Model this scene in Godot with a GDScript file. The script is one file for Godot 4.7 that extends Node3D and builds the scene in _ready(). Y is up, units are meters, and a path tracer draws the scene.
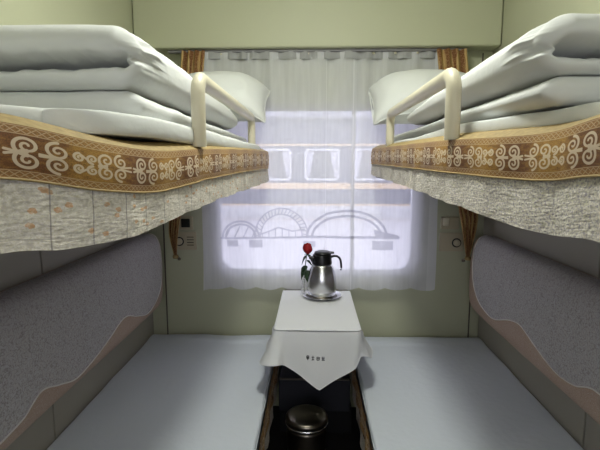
extends Node3D
# A four-berth railway sleeping compartment seen from its door: y up, metres, the window wall at z = -2.62.

# ---------------------------------------------------------------- mesh builder
class MB:
	var v := PackedVector3Array()
	var uv := PackedVector2Array()
	var idx := PackedInt32Array()
	var xf := Transform3D.IDENTITY

	func orient(i0: int) -> void:          # a closed piece: front faces run clockwise seen from outside
		var vol := 0.0
		for k in range(i0, idx.size(), 3):
			vol += v[idx[k]].dot(v[idx[k + 1]].cross(v[idx[k + 2]]))
		if vol > 0.0:
			for k in range(i0, idx.size(), 3):
				var t := idx[k + 1]
				idx[k + 1] = idx[k + 2]
				idx[k + 2] = t

	func grid(nu: int, nv: int, fn: Callable, us := Vector2.ONE) -> void:
		var b := v.size()
		for j in nv + 1:
			for i in nu + 1:
				var a := float(i) / nu
				var c := float(j) / nv
				v.append(xf * (fn.call(a, c) as Vector3))
				uv.append(Vector2(a * us.x, c * us.y))
		for j in nv:
			for i in nu:
				var p := b + j * (nu + 1) + i
				idx.append_array([p, p + 1, p + nu + 2, p, p + nu + 2, p + nu + 1])

	func solid(nu: int, nv: int, fn: Callable, us := Vector2.ONE) -> void:
		var i0 := idx.size()
		grid(nu, nv, fn, us)
		orient(i0)

	# box with rounded edges; ts: sample places along a face, warp: last change of a point
	func rbox(c: Vector3, size: Vector3, r: float, n := 0, warp = null) -> void:
		var h := size * 0.5
		r = minf(r, minf(h.x, minf(h.y, h.z)))
		var i0 := idx.size()
		for ax in 3:
			for sg in [-1.0, 1.0]:
				var a1 := (ax + 1) % 3
				var a2 := (ax + 2) % 3
				var s1 := samples(h[a1], r, n)
				var s2 := samples(h[a2], r, n)
				var b := v.size()
				for q2 in s2:
					for q1 in s1:
						var q := Vector3.ZERO
						q[ax] = sg * h[ax]
						q[a1] = q1
						q[a2] = q2
						var inn := q.clamp(-(h - Vector3.ONE * r), h - Vector3.ONE * r)
						var d := q - inn
						if d.length() > 1e-7:
							q = inn + d.normalized() * r
						if warp != null:
							q = warp.call(q, d.normalized())
						v.append(xf * (c + q))
						uv.append(Vector2(q1, q2))
				var m := s1.size()
				for j in s2.size() - 1:
					for i in m - 1:
						var p := b + j * m + i
						if sg > 0:
							idx.append_array([p, p + m + 1, p + 1, p, p + m, p + m + 1])
						else:
							idx.append_array([p, p + 1, p + m + 1, p, p + m + 1, p + m])
		orient(i0)

	func samples(h: float, r: float, n: int) -> PackedFloat32Array:
		var o := PackedFloat32Array()
		if n <= 0:
			if h - r < 1e-5:
				o.append_array([-h, 0.0, h])
			else:
				o.append_array([-h, -h + r, h - r, h])
			return o
		for i in n + 1:
			var t := -1.0 + 2.0 * i / n
			o.append(h * lerpf(t, sin(t * PI / 2), 0.75))
		return o

	func lathe(c: Vector3, prof: Array, n := 32) -> void:      # prof: [radius, height] pairs from bottom to top
		solid(n, prof.size() - 1, func(a, b):
			var p = prof[int(round(b * (prof.size() - 1)))]
			return c + Vector3(cos(a * TAU) * p[0], p[1], sin(a * TAU) * p[0]))

	func tube(path: PackedVector3Array, rads: Array, n := 12, up := Vector3.UP) -> void:   # rads: [across, up] for each point or one for all
		var i0 := idx.size()
		var b := v.size()
		var cnt := path.size()
		for i in cnt:
			var t := (path[mini(i + 1, cnt - 1)] - path[maxi(i - 1, 0)]).normalized()
			var s := t.cross(up)
			if s.length() < 0.05:
				s = t.cross(Vector3.RIGHT)
			s = s.normalized()
			var u := s.cross(t).normalized()
			var rr = rads[mini(i, rads.size() - 1)]
			for k in n:
				var a := TAU * k / n
				v.append(xf * (path[i] + s * cos(a) * rr[0] + u * sin(a) * rr[1]))
				uv.append(Vector2(float(k) / n, float(i) / cnt))
		for i in cnt - 1:
			for k in n:
				var p := b + i * n + k
				var q := b + i * n + (k + 1) % n
				idx.append_array([p, q, q + n, p, q + n, p + n])
		for e in [0, cnt - 1]:
			var ci := v.size()
			v.append(xf * path[e])
			uv.append(Vector2.ZERO)
			for k in n:
				var p: int = b + e * n + k
				var q: int = b + e * n + (k + 1) % n
				if e == 0:
					idx.append_array([ci, q, p])
				else:
					idx.append_array([ci, p, q])
		orient(i0)

	func prism(poly: PackedVector2Array, z0: float, z1: float) -> void:      # outline in x, y pushed along z
		var i0 := idx.size()
		var tri := Geometry2D.triangulate_polygon(poly)
		var n := poly.size()
		for z in [z0, z1]:
			var b := v.size()
			for p in poly:
				v.append(xf * Vector3(p.x, p.y, z))
				uv.append(p)
			for k in range(0, tri.size(), 3):
				if z == z0:
					idx.append_array([b + tri[k], b + tri[k + 1], b + tri[k + 2]])
				else:
					idx.append_array([b + tri[k], b + tri[k + 2], b + tri[k + 1]])
		var cw := Geometry2D.is_polygon_clockwise(poly)
		var b2 := v.size()
		for i in n + 1:
			for z in [z0, z1]:
				v.append(xf * Vector3(poly[i % n].x, poly[i % n].y, z))
				uv.append(poly[i % n])
		# side walls turned to agree with the caps
		var a0 := v[b2]
		var e := v[b2 + 2] - a0
		var w := v[b2 + 1] - a0
		var out_n := e.cross(w)
		var tri_n := (v[idx[i0 + 1]] - v[idx[i0]]).cross(v[idx[i0 + 2]] - v[idx[i0]])
		var cap_out := (xf.basis * Vector3(0, 0, signf(z0 - z1)))
		var caps_flip := tri_n.dot(cap_out) > 0.0
		var ed := poly[1] - poly[0]
		var outw := Vector2(ed.y, -ed.x)
		var tst := poly[0] + ed * 0.5 + outw.normalized() * 1e-4
		if Geometry2D.is_point_in_polygon(tst, poly):
			outw = -outw
		var side_out := xf.basis * Vector3(outw.x, outw.y, 0)
		var sides_flip := out_n.dot(side_out) > 0.0
		for i in n:
			var p := b2 + i * 2
			if sides_flip == caps_flip:
				idx.append_array([p, p + 2, p + 1, p + 1, p + 2, p + 3])
			else:
				idx.append_array([p, p + 1, p + 2, p + 1, p + 3, p + 2])
		orient(i0)

	func mesh(weld := true) -> ArrayMesh:
		var nrm := PackedVector3Array()
		nrm.resize(v.size())
		var key := PackedInt32Array()
		key.resize(v.size())
		var acc := PackedVector3Array()
		if weld:
			var seen := {}
			for i in v.size():
				var k := Vector3i((v[i] * 20000.0).round())
				if not seen.has(k):
					seen[k] = acc.size()
					acc.append(Vector3.ZERO)
				key[i] = seen[k]
		else:
			acc.resize(v.size())
			for i in v.size():
				key[i] = i
		for k in range(0, idx.size(), 3):
			var a := idx[k]
			var b := idx[k + 1]
			var c := idx[k + 2]
			var n := (v[c] - v[a]).cross(v[b] - v[a])
			acc[key[a]] += n
			acc[key[b]] += n
			acc[key[c]] += n
		for i in v.size():
			var n := acc[key[i]]
			nrm[i] = n.normalized() if n.length_squared() > 1e-24 else Vector3.UP
		var arr := []
		arr.resize(Mesh.ARRAY_MAX)
		arr[Mesh.ARRAY_VERTEX] = v
		arr[Mesh.ARRAY_NORMAL] = nrm
		arr[Mesh.ARRAY_TEX_UV] = uv
		arr[Mesh.ARRAY_INDEX] = idx
		var m := ArrayMesh.new()
		m.add_surface_from_arrays(Mesh.PRIMITIVE_TRIANGLES, arr)
		return m


# ---------------------------------------------------------------- scene helpers
var used := {}
var M := {}
var nz := FastNoiseLite.new()
var nf := FastNoiseLite.new()

func numbered(parent: Node, called: String) -> String:
	var k := str(parent.get_instance_id()) + called
	used[k] = used.get(k, 0) + 1
	return called if used[k] == 1 else "%s_%03d" % [called, used[k] - 1]

func thing(called: String, label: String, category: String, at: Vector3, group := "") -> Node3D:
	var o := Node3D.new()
	o.name = numbered(self, called)
	add_child(o, true)
	o.position = at
	tag(o, label, category, group)
	return o

func tag(o: Node, label: String, category: String, group := "") -> void:
	o.set_meta("label", label)
	o.set_meta("category", category)
	if group != "":
		o.set_meta("group", group)

# a mesh given in world places becomes a child of parent (or of the scene)
func part(called: String, mb: MB, m: Material, parent: Node3D = self, weld := true) -> MeshInstance3D:
	var o := MeshInstance3D.new()
	o.mesh = mb.mesh(weld)
	o.material_override = m
	o.name = numbered(parent, called)
	parent.add_child(o, true)
	var off := Vector3.ZERO
	var p: Node = parent
	while p is Node3D and p != self:
		off += (p as Node3D).position
		p = p.get_parent()
	o.position = -off
	return o

func struct(called: String, mb: MB, m: Material, parent: Node3D = self) -> MeshInstance3D:
	var o := part(called, mb, m, parent)
	if parent == self:
		o.set_meta("kind", "structure")
	return o

func mat(c: Color, rough := 0.8, metal := 0.0, spec := 0.5) -> StandardMaterial3D:
	var m := StandardMaterial3D.new()
	m.albedo_color = c
	m.roughness = rough
	m.metallic = metal
	m.metallic_specular = spec
	return m

func noise_tex(size: int, freq: float, normal := false, bump := 4.0, ramp: Gradient = null, seed_ := 1, oct := 4) -> NoiseTexture2D:
	var n := FastNoiseLite.new()
	n.seed = seed_
	n.frequency = freq
	n.fractal_octaves = oct
	var t := NoiseTexture2D.new()
	t.width = size
	t.height = size
	t.seamless = true
	t.noise = n
	t.as_normal_map = normal
	t.bump_strength = bump
	if ramp:
		t.color_ramp = ramp
	return t

func ramp(cs: Array) -> Gradient:
	var g := Gradient.new()
	g.offsets = PackedFloat32Array(cs.map(func(e): return e[0]))
	g.colors = PackedColorArray(cs.map(func(e): return e[1]))
	return g

# smooth curve through [t, value] pairs with rising t
func curve(tab: Array, t: float) -> float:
	var n := tab.size()
	if t <= tab[0][0]:
		return tab[0][1]
	if t >= tab[n - 1][0]:
		return tab[n - 1][1]
	var i := 0
	while t > tab[i + 1][0]:
		i += 1
	var p0 = tab[maxi(i - 1, 0)]
	var p1 = tab[i]
	var p2 = tab[i + 1]
	var p3 = tab[mini(i + 2, n - 1)]
	var h: float = p2[0] - p1[0]
	var m1: float = (p2[1] - p0[1]) / (p2[0] - p0[0]) * h
	var m2: float = (p3[1] - p1[1]) / (p3[0] - p1[0]) * h
	var u: float = (t - p1[0]) / h
	return (2 * u ** 3 - 3 * u * u + 1) * p1[1] + (u ** 3 - 2 * u * u + u) * m1 + (-2 * u ** 3 + 3 * u * u) * p2[1] + (u ** 3 - u * u) * m2

func gauss(x: float, w: float) -> float:
	return exp(-x * x / (w * w))

func wrinkle(p: Vector3, f: float) -> float:      # ridges such as creased cotton shows, about -1..1
	var a := nz.get_noise_3d(p.x * f, p.y * f, p.z * f)
	var w := nz.get_noise_3d(p.x * f * 0.6 + 31.0 + a * 20.0, p.y * f * 0.6, p.z * f * 0.6)
	return 0.6 * a + 0.4 * (1.0 - 2.0 * absf(w) * 2.0)


# ---------------------------------------------------------------- computed pictures
class Pic:
	var w: int
	var h: int
	var d := PackedFloat32Array()

	func _init(w_: int, h_: int):
		w = w_
		h = h_
		d.resize(w * h)

	func dot(x: float, y: float, r: float, val := 1.0) -> void:      # soft round stamp, wraps along x
		for j in range(maxi(0, int(y - r - 1)), mini(h, int(y + r + 2))):
			for i in range(int(x - r - 1), int(x + r + 2)):
				var e := clampf(r + 0.5 - Vector2(i - x, j - y).length(), 0.0, 1.0) * val
				var k := j * w + posmod(i, w)
				if e > d[k]:
					d[k] = e

	func line(a: Vector2, b: Vector2, r: float, val := 1.0) -> void:
		var n := int(a.distance_to(b) / maxf(r * 0.6, 0.7)) + 1
		for i in n + 1:
			var p := a.lerp(b, float(i) / n)
			dot(p.x, p.y, r, val)

	func spiral(c: Vector2, r: float, turns: float, start: float, dir: float, th: float) -> void:
		var n := int(turns * r * 5) + 12
		for i in n + 1:
			var t := float(i) / n
			var rr := r * (1.0 - 0.86 * t)
			var a := start + dir * t * turns * TAU
			dot(c.x + cos(a) * rr, c.y + sin(a) * rr, th * (1.0 - 0.35 * t))

	func arc(c: Vector2, rx: float, ry: float, a0: float, a1: float, th: float, val := 1.0) -> void:
		var n := int(absf(a1 - a0) * maxf(rx, ry) / maxf(th * 0.6, 0.7)) + 4
		for i in n + 1:
			var a := lerpf(a0, a1, float(i) / n)
			dot(c.x + cos(a) * rx, c.y - sin(a) * ry, th, val)

func make_pic(w: int, h: int, fn: Callable, mip := true) -> ImageTexture:
	var b := PackedByteArray()
	b.resize(w * h * 4)
	for j in h:
		for i in w:
			var c: Color = fn.call(i, j)
			var k := (j * w + i) * 4
			b[k] = int(clampf(c.r, 0, 1) * 255)
			b[k + 1] = int(clampf(c.g, 0, 1) * 255)
			b[k + 2] = int(clampf(c.b, 0, 1) * 255)
			b[k + 3] = int(clampf(c.a, 0, 1) * 255)
	return ImageTexture.create_from_image(Image.create_from_data(w, h, false, Image.FORMAT_RGBA8, b))

func band_picture() -> ImageTexture:      # gold and brown damask with pale scrolls, 0.32 m by 0.085 m
	var w := 1024
	var h := 256
	var s := Pic.new(w, h)
	for g in 2:
		var x0 := g * 512.0
		for m in [1.0, -1.0]:
			var cy: float = 128.0 - m * 34.0
			s.spiral(Vector2(x0 + 90, cy), 46, 1.7, PI * 0.5 * m, m, 7.5)
			s.spiral(Vector2(x0 + 190, cy), 42, 1.6, PI * 0.5 * m + PI, -m, 6.9)
			s.line(Vector2(x0 + 90, cy + m * 40), Vector2(x0 + 20, 128.0 - m * 10), 6.3)
			s.line(Vector2(x0 + 190, cy + m * 34), Vector2(x0 + 130, cy + m * 30), 6.0)
			s.spiral(Vector2(x0 + 262, cy + m * 6), 22, 1.4, -PI * 0.5 * m, -m, 6.0)
			s.spiral(Vector2(x0 + 314, cy + m * 4), 24, 1.4, -PI * 0.5 * m + PI, m, 6.0)
			s.line(Vector2(x0 + 262, cy - m * 16), Vector2(x0 + 314, cy + m * 28), 4.8)
			s.spiral(Vector2(x0 + 376, cy), 40, 1.5, PI * 0.5 * m, m, 6.6)
			s.spiral(Vector2(x0 + 452, cy), 38, 1.5, PI * 0.5 * m + PI, -m, 6.6)
			s.line(Vector2(x0 + 376, cy + m * 32), Vector2(x0 + 340, cy + m * 30), 5.1)
			s.line(Vector2(x0 + 452, cy + m * 30), Vector2(x0 + 512, 128.0 - m * 12), 5.4)
	var e := Pic.new(w, h)
	for k in 32:                            # lattice borders
		var x := k * 32.0
		for y in [[10.0, 38.0], [218.0, 246.0]]:
			e.line(Vector2(x, y[0]), Vector2(x + 32, y[1]), 2.0)
			e.line(Vector2(x, y[1]), Vector2(x + 32, y[0]), 2.0)
	for y in [5.0, 42.0, 214.0, 250.0]:
		e.line(Vector2(0, y), Vector2(w, y), 2.2)
	var gold := Color(0.71, 0.54, 0.28)
	var brown := Color(0.47, 0.31, 0.19)
	var pale := Color(0.88, 0.82, 0.73)
	return make_pic(w, h, func(i, j):
		var t: float = 0.5 + 0.5 * sin(i * TAU / 512.0 * 1.0 + 0.6) + nf.get_noise_2d(i * 0.8, j * 2.0) * 0.6
		var c := gold.lerp(brown, clampf(t, 0.0, 1.0))
		if j < 44 or j > 212:
			c = Color(0.68, 0.52, 0.33).lerp(c, 0.35)
		c = c.lerp(c.darkened(0.25), clampf(nf.get_noise_2d(i * 6.0, j * 6.0) + 0.3, 0, 1))
		c = c.lerp(pale, e.d[j * w + i] * 0.5)
		return c.lerp(pale, s.d[j * w + i] * 0.85))

func skirt_picture(flowers: bool) -> ImageTexture:      # off-white quilted cotton with faint scrolls, orange flowers and seams, 0.4 m by 0.13 m
	var w := 1024
	var h := 320
	var s := Pic.new(w, h)
	var o := Pic.new(w, h)
	var q := Pic.new(w, h)
	var rng := RandomNumberGenerator.new()
	rng.seed = 5
	for k in 34:
		s.spiral(Vector2(rng.randf() * w, rng.randf_range(20, h - 20)), rng.randf_range(16, 38), rng.randf_range(0.7, 1.6), rng.randf() * TAU, 1.0 if rng.randf() < 0.5 else -1.0, 3.4)
	for k in 22:
		var c := Vector2(rng.randf() * w, rng.randf_range(16, h - 16))
		for p in 5:
			var a := p * TAU / 5 + rng.randf()
			o.dot(c.x + cos(a) * 9, c.y + sin(a) * 8, rng.randf_range(6, 9), rng.randf_range(0.5, 1.0))
	for k in 6:
		var x := k * w / 6.0 + 20
		q.line(Vector2(x, 0), Vector2(x - 14, h), 2.6)
	q.line(Vector2(0, h * 0.84), Vector2(w, h * 0.84), 2.0, 0.5)
	return make_pic(w, h, func(i, j):
		var n := nf.get_noise_2d(i * 1.6, j * 1.6)
		var c := Color(0.88, 0.855, 0.825).lerp(Color(0.77, 0.74, 0.71), clampf(n * 1.6 + 0.35, 0, 1))
		c = c.lerp(Color(0.80, 0.77, 0.69), clampf(nf.get_noise_2d(i * 5.0 + 900.0, j * 5.0) * 1.8, 0, 1))
		c = c.lerp(Color(0.84, 0.82, 0.78), s.d[j * w + i] * 0.7)
		c = c.lerp(Color(0.78, 0.50, 0.27) if flowers else Color(0.70, 0.69, 0.58), o.d[j * w + i] * 0.5)
		if not flowers:
			c = c.lerp(Color(0.62, 0.60, 0.63), clampf(nf.get_noise_2d(i * 2.6, j * 2.6 + 500.0) * 1.8, 0, 1))
		return c.lerp(Color(0.47, 0.45, 0.45), q.d[j * w + i] * (0.6 if flowers else 0.15)))

# lace curtain: alpha holds the thickness of the threads; covers x -0.70..0.74, y 0.72..2.13
func curtain_picture() -> ImageTexture:
	var w := 1024
	var h := 1024
	var s := Pic.new(w, h)
	var P := func(x: float, y: float) -> Vector2: return Vector2((x + 0.70) / 1.44 * w, (2.13 - y) / 1.41 * h)
	var px := w / 1.44
	var py := h / 1.41
	var arch := func(x0: float, x1: float, y0: float, pk: float, th: float, gap: float, lattice: bool):
		var c: Vector2 = P.call((x0 + x1) * 0.5, y0)
		var rx := (x1 - x0) * 0.5 * px
		var ry := (pk - y0) * py
		s.arc(c, rx, ry, 0.0, PI, th)
		s.arc(c, rx - gap * px, ry - gap * py, 0.0, PI, th)
		if lattice:
			var n := 22
			for k in n:
				var a := PI * (k + 0.5) / n
				var b := PI * (k + 1.0) / n
				s.line(c + Vector2(cos(a) * rx, -sin(a) * ry), c + Vector2(cos(b) * (rx - gap * px), -sin(b) * (ry - gap * py)), th * 0.8)
	arch.call(-0.52, -0.31, 1.075, 1.17, 4.0, 0.018, false)
	arch.call(-0.335, -0.028, 1.08, 1.245, 2.6, 0.034, true)
	arch.call(-0.035, 0.42, 1.08, 1.232, 5.0, 0.030, false)
	for k in 4:                             # struts under the small arch
		s.line(P.call(-0.50 + k * 0.05, 1.078), P.call(-0.47 + k * 0.05, 1.14), 2.6)
	for k in 7:
		s.line(P.call(-0.29 + k * 0.038, 1.08), P.call(-0.29 + k * 0.038, 1.10 + 0.03 * sin(k * 0.55)), 2.0)
	s.line(P.call(-0.31, 1.09), P.call(-0.20, 1.135), 3.0)
	s.line(P.call(-0.20, 1.135), P.call(-0.12, 1.115), 3.0)
	s.line(P.call(-0.12, 1.115), P.call(-0.05, 1.125), 3.0)
	s.line(P.call(-0.53, 1.071), P.call(-0.02, 1.080), 4.2)      # the deck
	s.line(P.call(-0.03, 1.082), P.call(0.49, 1.076), 5.5)
	for k in 12:
		s.line(P.call(0.355 + k * 0.011, 1.115 - k * 0.0025), P.call(0.365 + k * 0.011, 1.08), 5.0)
	for b in [[-0.463, 1.042, 0.028, 0.014], [-0.329, 1.040, 0.034, 0.018], [-0.02, 1.04, 0.03, 0.012], [0.40, 1.032, 0.055, 0.022]]:
		for k in 9:
			var y: float = b[1] - b[3] + b[3] * 2.0 * k / 8.0
			s.line(P.call(b[0] - b[2], y), P.call(b[0] + b[2], y), 3.4, 0.85)
	return make_pic(w, h, func(i, j):
		var a := 0.76 + 0.05 * sin(i * 1.9) * sin(j * 1.9) + nf.get_noise_2d(i * 3.0, j * 0.25) * 0.05
		var m: float = s.d[j * w + i]
		var c := Color(0.90, 0.90, 0.91).lerp(Color(0.76, 0.76, 0.80), m)
		if absi(i - 654) < 3 or absi(i - 548) < 2:      # pressed folds
			a = 0.90
		if i < 46 or i > 964:                # denser sides: window glow at the margins put into the alpha
			a = 0.88
		c.a = lerpf(a, maxf(a, 0.90), m)
		return c)

func drape_picture() -> ImageTexture:
	return make_pic(256, 256, func(i, j):
		var t := sin(i * TAU / 128.0 + nf.get_noise_2d(i, j * 0.4) * 1.5)
		var c := Color(0.76, 0.67, 0.48).lerp(Color(0.50, 0.36, 0.25), clampf(t * 1.6, 0, 1))
		return c.lerp(Color(0.82, 0.74, 0.60), clampf(nf.get_noise_2d(i * 5.0, j * 5.0) * 1.4, 0, 1)))


func materials() -> void:
	M.wall = mat(Color(0.715, 0.72, 0.615), 0.55)
	M.wall.normal_enabled = true
	M.wall.normal_texture = noise_tex(256, 0.05, true, 1.0)
	M.wall.normal_scale = 0.12
	M.wall.uv1_triplanar = true
	M.wall.uv1_scale = Vector3(3, 3, 3)
	M.shaded_lower_wall = mat(Color(0.60, 0.58, 0.53), 0.55)  # shade on the lower panels put into a darker, browner wall colour
	M.seam = mat(Color(0.16, 0.14, 0.11), 0.8)
	M.ceiling = mat(Color(0.86, 0.85, 0.78), 0.7)
	M.floor = mat(Color(0.10, 0.085, 0.08), 0.8)
	M.dark = mat(Color(0.045, 0.045, 0.055), 0.7)
	M.panel_cloth = mat(Color(0.17, 0.17, 0.20), 0.9)
	M.laminate = mat(Color(0.33, 0.30, 0.26), 0.5)
	var cot := noise_tex(512, 0.012, true, 6.0, null, 7, 5)
	M.cotton = mat(Color(0.85, 0.855, 0.85), 0.92, 0.0, 0.3)
	M.cotton.normal_enabled = true
	M.cotton.normal_texture = cot
	M.cotton.normal_scale = 0.30
	M.cotton.uv1_triplanar = true
	M.cotton.uv1_scale = Vector3(3.5, 3.5, 3.5)
	M.sheet = M.cotton.duplicate()
	M.sheet.albedo_color = Color(0.81, 0.83, 0.86)
	M.sheet.normal_scale = 0.35
	M.cloth = M.cotton.duplicate()
	M.cloth.albedo_color = Color(0.87, 0.87, 0.87)
	M.cloth.normal_scale = 0.15
	M.cloth.cull_mode = BaseMaterial3D.CULL_DISABLED
	M.band = mat(Color.WHITE, 0.62, 0.0, 0.4)
	M.band.albedo_texture = band_picture()
	M.band.cull_mode = BaseMaterial3D.CULL_DISABLED
	M.gold_hem = mat(Color(0.70, 0.60, 0.40), 0.6)
	M.gold_hem.albedo_texture = noise_tex(256, 0.06, false, 1, ramp([[0.0, Color(0.8, 0.8, 0.78)], [1.0, Color(1, 1, 1)]]), 4)
	M.gold_hem.cull_mode = BaseMaterial3D.CULL_DISABLED
	M.skirt = mat(Color.WHITE, 0.9, 0.0, 0.2)
	M.skirt.albedo_texture = skirt_picture(true)
	M.skirt.cull_mode = BaseMaterial3D.CULL_DISABLED
	M.skirt.normal_enabled = true
	M.skirt.normal_texture = noise_tex(256, 0.05, true, 8.0, null, 12)
	M.skirt.normal_scale = 0.5
	M.skirt_plain = M.skirt.duplicate()
	M.skirt_plain.albedo_texture = skirt_picture(false)
	M.lace = mat(Color.WHITE, 0.95, 0.0, 0.1)
	M.lace.albedo_texture = curtain_picture()
	M.lace.transparency = BaseMaterial3D.TRANSPARENCY_ALPHA
	M.lace.cull_mode = BaseMaterial3D.CULL_DISABLED
	M.lace.backlight_enabled = true
	M.lace.backlight = Color(0.72, 0.72, 0.72)
	M.lace.texture_repeat = false
	M.drape = mat(Color(0.95, 0.9, 0.85), 0.85, 0.0, 0.2)
	M.drape.albedo_texture = drape_picture()
	M.drape.cull_mode = BaseMaterial3D.CULL_DISABLED
	M.blind = mat(Color(0.76, 0.765, 0.63), 0.8)
	M.gasket = mat(Color(0.88, 0.88, 0.92), 0.5)
	M.bar = mat(Color(0.50, 0.49, 0.50), 0.5)
	M.glass = mat(Color(1, 1, 1, 0.06), 0.02)
	M.glass.transparency = BaseMaterial3D.TRANSPARENCY_ALPHA
	M.cream = mat(Color(0.83, 0.80, 0.71), 0.35)
	M.plate = mat(Color(0.72, 0.68, 0.58), 0.45)
	M.black = mat(Color(0.03, 0.03, 0.034), 0.35)
	M.steel = mat(Color(0.84, 0.84, 0.85), 0.27, 1.0)
	M.steel_dark = mat(Color(0.50, 0.47, 0.43), 0.30, 1.0)
	var fl := noise_tex(512, 0.045, false, 1, ramp([[0.0, Color(0.80, 0.78, 0.77)], [0.42, Color(0.76, 0.74, 0.73)], [0.5, Color(0.60, 0.57, 0.56)], [0.6, Color(0.80, 0.79, 0.79)], [1.0, Color(0.70, 0.68, 0.67)]]), 21, 3)
	M.cover = mat(Color(0.92, 0.92, 0.93), 0.9, 0.0, 0.2)
	M.cover.albedo_texture = fl
	M.cover.uv1_triplanar = true
	M.cover.uv1_scale = Vector3(2.2, 2.2, 2.2)
	M.cover.cull_mode = BaseMaterial3D.CULL_DISABLED
	M.upholstery = mat(Color(0.78, 0.735, 0.70), 0.9, 0.0, 0.2)
	M.upholstery.albedo_texture = noise_tex(512, 0.08, false, 1, ramp([[0.0, Color(0.85, 0.76, 0.72)], [0.5, Color(0.92, 0.88, 0.85)], [0.62, Color(0.78, 0.68, 0.63)], [0.7, Color(0.95, 0.92, 0.9)], [1.0, Color(0.95, 0.93, 0.9)]]), 33, 3)
	M.upholstery.uv1_triplanar = true
	M.upholstery.uv1_scale = Vector3(2.5, 2.5, 2.5)
	M.piping = mat(Color(0.86, 0.84, 0.82), 0.8)
	M.ink = mat(Color(0.06, 0.06, 0.09), 0.8)
	M.rose = mat(Color(0.62, 0.02, 0.05), 0.6)
	M.rose.cull_mode = BaseMaterial3D.CULL_DISABLED
	M.green = mat(Color(0.07, 0.19, 0.06), 0.6)
	M.green.cull_mode = BaseMaterial3D.CULL_DISABLED
	M.vase = mat(Color(1, 1, 1, 0.12), 0.03)
	M.vase.transparency = BaseMaterial3D.TRANSPARENCY_ALPHA
	M.train_blue = mat(Color(0.11, 0.13, 0.30), 0.4)
	M.train_white = mat(Color(0.90, 0.76, 0.56), 0.5)
	M.train_roof = mat(Color(0.62, 0.62, 0.68), 0.6)
	M.train_glass = mat(Color(0.20, 0.21, 0.27), 0.15)
	M.train_frame = mat(Color(0.84, 0.84, 0.87), 0.5)
	M.train_curtain = mat(Color(0.7, 0.7, 0.75), 0.9)
	M.platform = mat(Color(0.78, 0.77, 0.80), 0.9)
	M.platform_edge = mat(Color(0.70, 0.62, 0.60), 0.9)


# ---------------------------------------------------------------- the berths' aisle edges, [depth from the eye, value]
const EDGE_LEFT := [[0.40, 0.500], [0.56, 0.478], [0.64, 0.447], [0.775, 0.372], [0.93, 0.332], [1.2, 0.292], [1.85, 0.258], [2.40, 0.246]]
const TOP_LEFT := [[0.45, 1.560], [0.64, 1.558], [0.775, 1.535], [0.93, 1.525], [1.2, 1.537], [1.85, 1.553], [2.45, 1.559]]
const BAND_LEFT := [[0.45, 1.480], [0.64, 1.478], [0.775, 1.453], [0.93, 1.441], [1.2, 1.457], [1.85, 1.470], [2.45, 1.473]]
const HEM_LEFT := [[0.45, 1.372], [0.64, 1.372], [0.72, 1.360], [0.84, 1.362], [1.2, 1.391], [1.85, 1.400], [2.45, 1.403]]
const EDGE_RIGHT := [[0.40, 0.400], [0.56, 0.402], [0.65, 0.404], [0.76, 0.404], [0.86, 0.391], [1.14, 0.342], [1.7, 0.326], [2.4, 0.318]]
const TOP_RIGHT := [[0.45, 1.572], [0.65, 1.563], [0.76, 1.552], [0.86, 1.550], [1.14, 1.556], [1.8, 1.566], [2.45, 1.575]]
const BAND_RIGHT := [[0.45, 1.482], [0.65, 1.482], [0.76, 1.472], [0.86, 1.470], [1.14, 1.477], [1.8, 1.488], [2.45, 1.497]]
const HEM_RIGHT := [[0.45, 1.392], [0.65, 1.392], [0.76, 1.379], [0.92, 1.386], [1.2, 1.407], [1.8, 1.425], [2.45, 1.438]]
const WALL := [0.97, 0.99]
const END := 2.49
const LAMP_COLOR := Color(0.985, 1.0, 0.965)

func edge(s: int, d: float) -> float:
	return curve(EDGE_LEFT if s < 0 else EDGE_RIGHT, d)

# way round a berth's rim from its near end: [x, z, depth used in the tables]
func rim(s: int, l: float) -> Array:
	var straight := END - 0.07 - 0.42
	if l < straight:
		var d := 0.42 + l
		return [s * edge(s, d), -d, d]
	var x0 := edge(s, END)
	var q := 0.07 * PI / 2
	if l < straight + q:
		var a := (l - straight) / 0.07
		return [s * (x0 + 0.07 * (1 - cos(a))), -(END - 0.07) - 0.07 * sin(a), END]
	return [s * (x0 + 0.07 + l - straight - q), -END, END]

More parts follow.
